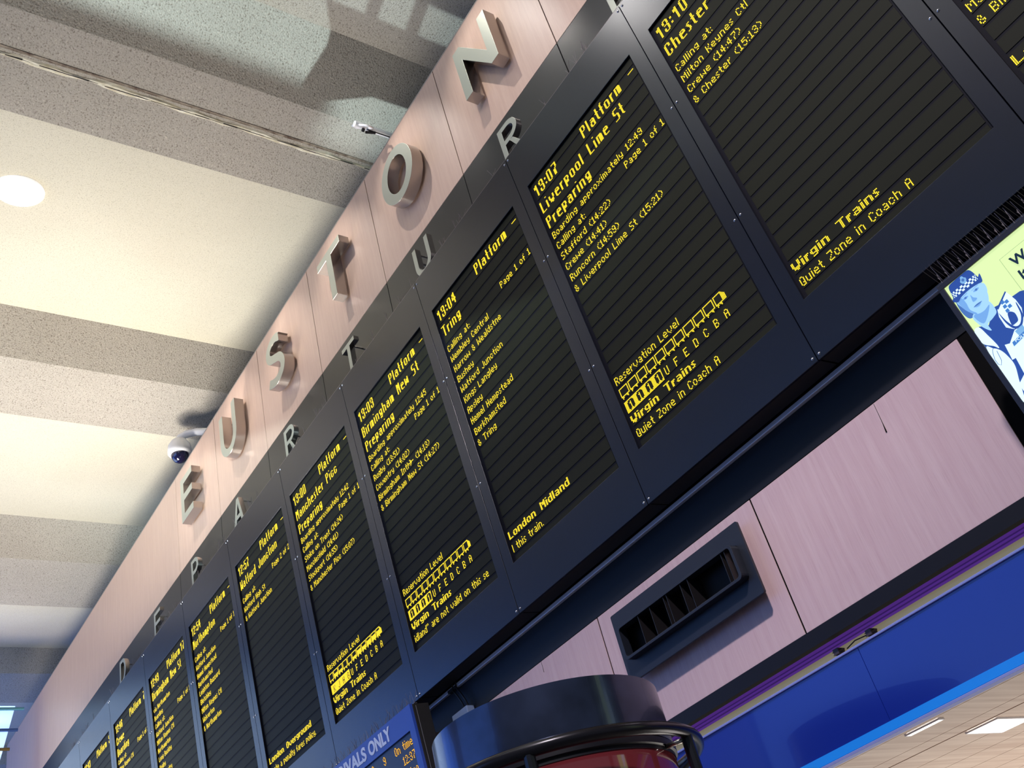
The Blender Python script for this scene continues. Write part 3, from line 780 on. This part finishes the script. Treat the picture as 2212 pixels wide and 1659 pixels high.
while x > -5.5:
    for q in range(3):
        a = random.uniform(-.45, .45); L = random.uniform(.045, .075)
        sp.tube([(x, .04, .002), (x + L * math.sin(a) * .6, .04 + random.uniform(-.03, .03), L)], .0011, 4)
    x -= random.uniform(.035, .06)
o = sp.build('bird_spikes', M_spike); o.location = b2w(0, -.158, aT + .0005); o.rotation_euler = (TH, 0, 0)
tag(o, 'wire bird spikes along the top of the blue arrivals board', 'bird spikes')
MB().box(-5.3, -5.2, .118, .28, -2.4, -2.3).box(-4.1, -4.0, .118, .28, -2.4, -2.3).build('wall_bracket', M_dark, ar)

# ================================================================ air vent
vt = thing('air_vent', 'black wall mounted air vent with projecting hood on the wood panel', 'vent', (-2.095, 0, 3.17))
M_vent = mat('vent_black', srgb(28, 32, 42), .42)
def rbox(mb, x0, x1, z0, z1, y0, y1, r, hole=None):
    pts = arc(x1 - r, z1 - r, r, r, 0, 90, 4) + arc(x0 + r, z1 - r, r, r, 90, 180, 4) + arc(x0 + r, z0 + r, r, r, 180, 270, 4) + arc(x1 - r, z0 + r, r, r, 270, 360, 4)
    return pts
def plate(name, ox, r, hole, y0, y1, m, parent):
    loops = [rbox(None, ox[0], ox[1], ox[2], ox[3], 0, 0, r)]
    if hole: loops.append(rbox(None, hole[0], hole[1], hole[2], hole[3], 0, 0, hole[4])[::-1])
    me = curve_mesh(loops, y1 - y0, .001)
    for v in me.vertices: a, b_, c = v.co; v.co = (a, (y0 + y1) / 2 - c, b_)
    return link(name, me, m, parent)
plate('backing_plate', (-.415, .415, -.153, .155), .008, (-.355, .375, -.075, .07, .01), -.058, -.046, M_vent, vt)
plate('hood', (-.358, .378, -.077, .072), .02, (-.346, .364, -.065, .062, .014), -.100, -.058, M_vent, vt)
MB().box(-.39, .35, -.012, -.004, -.09, .1).build('duct_back', M_dark, vt)
MB().box(-.40, -.39, -.046, -.004, -.1, .11).box(.345, .355, -.046, -.004, -.1, .11).box(-.4, .355, -.046, -.004, .1, .11).box(-.4, .355, -.046, -.004, -.11, -.1).build('duct_box', M_dark, vt)
for x in (-.22, -.14, -.05, -.03, .06, .105, .31, .33):
    MB().box(x, x + .003, -.094, -.012, -.064, .061).build('fin', mat('fin', srgb(30, 28, 30), .35) if x == -.22 else bpy.data.materials['fin'], vt)
# ================================================================ junction box and cables behind the drum
jb = thing('junction_box', 'small grey junction box with two cables under the aluminium rail', 'box', (-3.80, 0, 3.38))
MB().box(-.075, .075, -.05, -.001, -.07, .052).build('enclosure', mat('grey_box', srgb(120, 140, 175), .45), jb, .004)
for dx in (.02, .055):
    MB().tube([(dx, -.02, .05), (dx - .005, -.03, .09), (dx - .03, -.034, .14), (dx - .065, -.03, .18), (dx - .075, -.02, .215)], .0045, 8).build('cable', M_black, jb, smooth=2)
MB().box(-.10, -.02, -.028, -.001, .185, .20).build('cable_clip', M_black, jb)

# ================================================================ shopfront sign below the wood
M_signblue = mat('sign_blue', srgb(20, 42, 138), .22, emis=srgb(10, 32, 130), es=.12, spec=.5, coat=.5)
sg = thing('shopfront_sign', 'long dark blue illuminated shop fascia sign with a bright cyan lower edge', 'sign', (-1.45, 0, 2.39))
for a, c in ((-4.2, .006), (.0085, 4.2)):
    MB().box(a, c, -.004, .03, .035, .296).build('sign_face', M_signblue, sg)
MB().box(-4.2, 4.2, -.012, .03, .294, .303).build('top_trim', mat('sign_trim', srgb(130, 140, 205), .3), sg, .002)
MB().box(-4.2, 4.2, -.006, .03, .006, .035).build('light_strip', mat('cyan_strip', srgb(20, 110, 190), .4, emis=srgb(12, 110, 205), es=.55), sg)
MB().box(-4.2, 4.2, -.008, .03, -.006, .004).build('bottom_trim', mat('sign_trim_low', srgb(140, 150, 210), .3), sg, .001)
for x in (-.105, .05):
    MB().box(x - .012, x + .011, .03, .11, .322, .343).build('bracket', mat('bracket', srgb(60, 48, 52), .5) if x < 0 else bpy.data.materials['bracket'], sg)
    MB().tube([(x - .022, .04, .326), (x + .024, .038, .325)], .0014, 5).tube([(x - .022, .04, .337), (x + .020, .04, .336)], .0016, 5).build('clip_wire', M_dark, sg)
MB().tube([(-.07, .05, .328), (-.03, .055, .340), (.03, .05, .333)], .002, 6).build('loose_wire', M_dark, sg, smooth=2)
# recess behind and above the sign: purple LED glow painted as board emission, warm light trough
M_purple = mat('purple_glow', srgb(112, 70, 160), .5, emis=srgb(105, 58, 165), es=.42)
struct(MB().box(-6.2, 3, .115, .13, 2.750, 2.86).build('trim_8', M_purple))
struct(MB().box(-6.2, 3, .108, .115, 2.766, 2.769).box(-6.2, 3, .108, .115, 2.779, 2.7815).build('trim_9', mat('purple_glow_ridge', srgb(96, 60, 142), .5, emis=srgb(80, 45, 135), es=.25)))  # ridges share the board's painted purple glow
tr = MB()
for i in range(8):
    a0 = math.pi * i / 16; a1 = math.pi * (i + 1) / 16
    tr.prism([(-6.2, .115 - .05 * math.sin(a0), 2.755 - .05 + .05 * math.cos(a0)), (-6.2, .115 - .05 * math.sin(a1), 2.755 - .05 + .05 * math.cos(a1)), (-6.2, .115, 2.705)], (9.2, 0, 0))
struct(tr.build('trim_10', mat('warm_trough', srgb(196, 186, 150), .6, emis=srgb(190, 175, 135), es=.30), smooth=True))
# soffit behind the sign with linear lights
M_sof = wood('soffit_boards', srgb(206, 188, 172), srgb(184, 162, 146), srgb(190, 170, 150))
sf = MB(); yb_ = [.0, .05, .30, .415, .62, .84, 1.06, 1.28, 1.5, 1.72, 1.94, 2.16, 2.4, 2.7]
for a, c in zip(yb_, yb_[1:]): sf.box(-6.2, 3, a + .002, c - (.010 if c == .415 else .002), 2.386, 2.405)
sf.box(-6.2, 3, 0, 2.7, 2.40, 2.43)
struct(sf.build('wall_soffit', M_sof)); bpy.data.objects['wall_soffit'].name = 'ceiling_soffit'
M_tube = mat('light_panel', srgb(255, 255, 255), .4, emis=(1, .97, .93, 1), es=5)
def lin_light(x0, x1, y0, y1, label):
    t = thing('ceiling_light', label, 'light', ((x0 + x1) / 2, (y0 + y1) / 2, 2.385), group=None)
    w, d = (x1 - x0) / 2, (y1 - y0) / 2
    MB().box(-w, w, -d, d, -.004, -.001).build('diffuser', M_tube, t)
    MB().box(-w - .006, -w, -d - .003, d + .003, -.006, 0).box(w, w + .006, -d - .003, d + .003, -.006, 0).box(-w, w, -d - .003, -d, -.006, 0).box(-w, w, d, d + .003, -.006, 0).build('trim_ring', M_white, t)
lin_light(-1.460, -1.325, .074, .098, 'slim white light slot in the soffit right under the blue sign')
lin_light(-1.462, -1.335, .432, .66, 'wide white light panel in the soffit, the larger one further in')

# ================================================================ round pod
px_, py_, zt, R_ = -2.10, -.895, 2.70, .387
pod = thing('display_pod', 'round black kiosk drum with a tubular ring and red tinted glass', 'kiosk', (px_, py_, 0))
M_drum = noise_color(mat('drum_black', srgb(26, 30, 42), .24, .75, spec=.9, coat=.25), srgb(44, 52, 74), srgb(60, 70, 98), 6, bump=.05)
MB().lathe([(R_ - .02, zt - .008), (R_ - .004, zt), (R_ + .001, zt - .001), (R_ + .001, zt - .19), (R_ - .006, zt - .192)], n=96).build('top_drum', M_drum, pod, smooth=True)
MB().lathe([(.001, zt - .03), (R_ - .02, zt - .02), (R_ - .02, zt - .008)], n=96).build('lid', M_dark, pod)
zr = 2.498; Rr = .463
MB().tube([(Rr * math.cos(a * math.pi / 48), Rr * math.sin(a * math.pi / 48), zr) for a in range(96)], .021, 14, closed=True).build('ring_rail', mat('ring_black', srgb(30, 28, 34), .25, .4), pod, smooth=2)
MB().lathe([(R_ - .006, zt - .192), (R_ + .004, zt - .195), (R_ + .004, zt - .216), (R_ - .004, zt - .219), (R_ - .004, zt - .232)], n=96).build('lower_band', mat('lower_band', srgb(20, 20, 28), .4), pod, smooth=True)
gm = mat('red_glass', srgb(120, 46, 52), .08, spec=.7, coat=.6)
MB().lathe([(R_ - .006, zt - .230), (R_ - .006, 1.3)], n=96).build('glass_cylinder', gm, pod, smooth=2)
for k in range(5):
    a = math.radians(-48 + 72 * k); c, s = math.cos(a), math.sin(a)
    MB().tube([(Rr * c * .995, Rr * s * .995, zr - .012), (Rr * c * .995, Rr * s * .995, .08)], .018, 10).build('post', mat('post_black', srgb(24, 26, 34), .3, .3) if k == 0 else bpy.data.materials['post_black'], pod, smooth=True)
    MB().tube([(Rr * c, Rr * s, zr - .02), ((R_ - .002) * c, (R_ - .002) * s, zr - .02)], .008, 8).build('stay', M_steel, pod, smooth=2)
MB().lathe([(.001, 1.3), (R_, 1.3), (R_, .06), (Rr + .04, .06), (Rr + .04, 0), (.001, 0)], n=64).build('base', M_drum, pod, smooth=True)

# ================================================================ ceiling downlight, dome camera, pole, banners
zc = ceil_z(-5.16); dz = zc - 1.65
def on_ceil(x8, y8):
    for _ in range(20):
        z = ceil_z(.6102 + (x8 - .6102) * k_) if _ else 8.1
        k_ = (z - 1.65) / 6.35
    return (.6102 + (x8 - .6102) * k_, -3.1123 + (y8 + 3.1123) * k_, z)
k_ = 1.0
cxx, cyy, czz = on_ceil(-5.14, -2.045)
sl = math.atan2(ceil_z(cxx - .1) - ceil_z(cxx + .1), .2)
dl = thing('downlight', 'round white recessed downlight shining in the cream ceiling rib', 'light', (cxx, cyy, czz), (0, sl, 0))
MB().lathe([(.145, -.004), (.150, -.02), (.170, -.022), (.178, -.012), (.180, .0)], n=48).build('bezel', mat('bezel_glow', srgb(250, 248, 245), .4, emis=(1, .97, .93, 1), es=.7), dl, smooth=2)
MB().lathe([(.001, -.006), (.145, -.010)], n=48).build('lens', mat('lens_glow', srgb(240, 245, 255), .3, emis=(.93, .96, 1, 1), es=2.5), dl)
MB().tube([(-.1, .03, -.014), (.1, .03, -.014)], .010, 8).tube([(-.09, -.04, -.014), (.09, -.04, -.014)], .008, 8).build('lamp_tube', mat('lamp_tube', srgb(215, 222, 240), .3, emis=(.85, .9, 1, 1), es=.75), dl)

dc = thing('dome_camera', 'white dome security camera on a curved arm above the fascia top', 'camera', (-7.70, .02, 7.665))
MB().lathe([(.001, .165), (.03, .162), (.075, .135), (.108, .08), (.115, .02), (.115, -.005), (.098, -.028), (.085, -.03)], n=40).build('housing', M_white, dc, smooth=2)
MB().lathe([(.086, -.028), (.080, -.062), (.060, -.09), (.030, -.107), (.001, -.112)], n=40).build('dome', mat('dome_glass', srgb(22, 20, 60), .06, spec=.9, coat=.8), dc, smooth=2)
MB().tube([(0, 0, .14), (.01, .01, .175), (.05, .05, .195), (.13, .13, .185), (.23, .20, .13), (.30, .24, .02), (.30, .24, -.26)], .038, 12).build('arm', M_white, dc, smooth=2)

wp = thing('looped_pole', 'white pole with two wire loops reaching out over the fascia top', 'pole', (-3.30, 0, 7.5))
MB().tube([(0, -.255, 0), (0, .5, 0)], .023, 12).build('pole', mat('pole_white', srgb(253, 254, 255), .35), wp, smooth=True)
MB().tube([(.012, .5, -.034), (.010, -.12, -.034), (.006, -.16, -.030)], .004, 8).build('cable', M_dark, wp, smooth=2)
MB().tube([(-.01, -.17, -.042), (.01, -.10, -.040)], .010, 8).tube([(0, -.20, -.04), (0, -.185, -.04)], .014, 8).build('sensor', M_dark, wp)
lp = MB()
lp.tube([(0, -.245, 0), (-.055, -.235, .05), (-.07, -.20, .062), (-.05, -.165, .05), (0, -.165, .005)], .0078, 7)
lp.tube([(0, -.235, 0), (.055, -.205, -.06), (.065, -.18, -.07), (.055, -.15, -.06), (.03, -.15, -.035), (0, -.155, -.005)], .0078, 7)
lp.build('wire_loop', bpy.data.materials['pole_white'], wp, smooth=2)
MB().tube([(0, -.075, 0), (0, -.07, 0)], .0175, 12).build('cable_tie', M_dark, wp)
MB().box(-.03, .03, .44, .5, -.08, .03).build('clamp', M_dark, wp)

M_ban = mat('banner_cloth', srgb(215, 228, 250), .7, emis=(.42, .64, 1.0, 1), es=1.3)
bn = thing('banner', 'bright bluish white lit banner hung on poles at the far left', 'banner', (-13.0, 0, 6.9))
bm_ = MB(); rowsb = []
for i in range(17):
    t_ = i / 16; z = .39 - 4.9 * t_; yr = -.27 - 1.05 * t_
    rowsb.append([(.02 * math.sin(5 * t_ + q), yr - q * (.62 - .05 * t_), z) for q in range(8)])
for r0, r1 in zip(rowsb, rowsb[1:]):
    for q in range(7): bm_.poly([r0[q], r0[q + 1], r1[q + 1], r1[q]])
ob = bm_.build('cloth', M_ban, bn, smooth=2); so = ob.modifiers.new('solid', 'SOLIDIFY'); so.thickness = .006
for z, c_, y1 in ((.34, srgb(90, 150, 170), -.175), (.07, srgb(60, 90, 150), -.235), (-.17, srgb(120, 100, 60), -.32)):
    MB().tube([(.03, -4.8, z), (.03, y1, z)], .02, 10).build('pole', mat('banner_pole', c_, .3, .5), bn, smooth=True)

print('objects', len(bpy.data.objects))
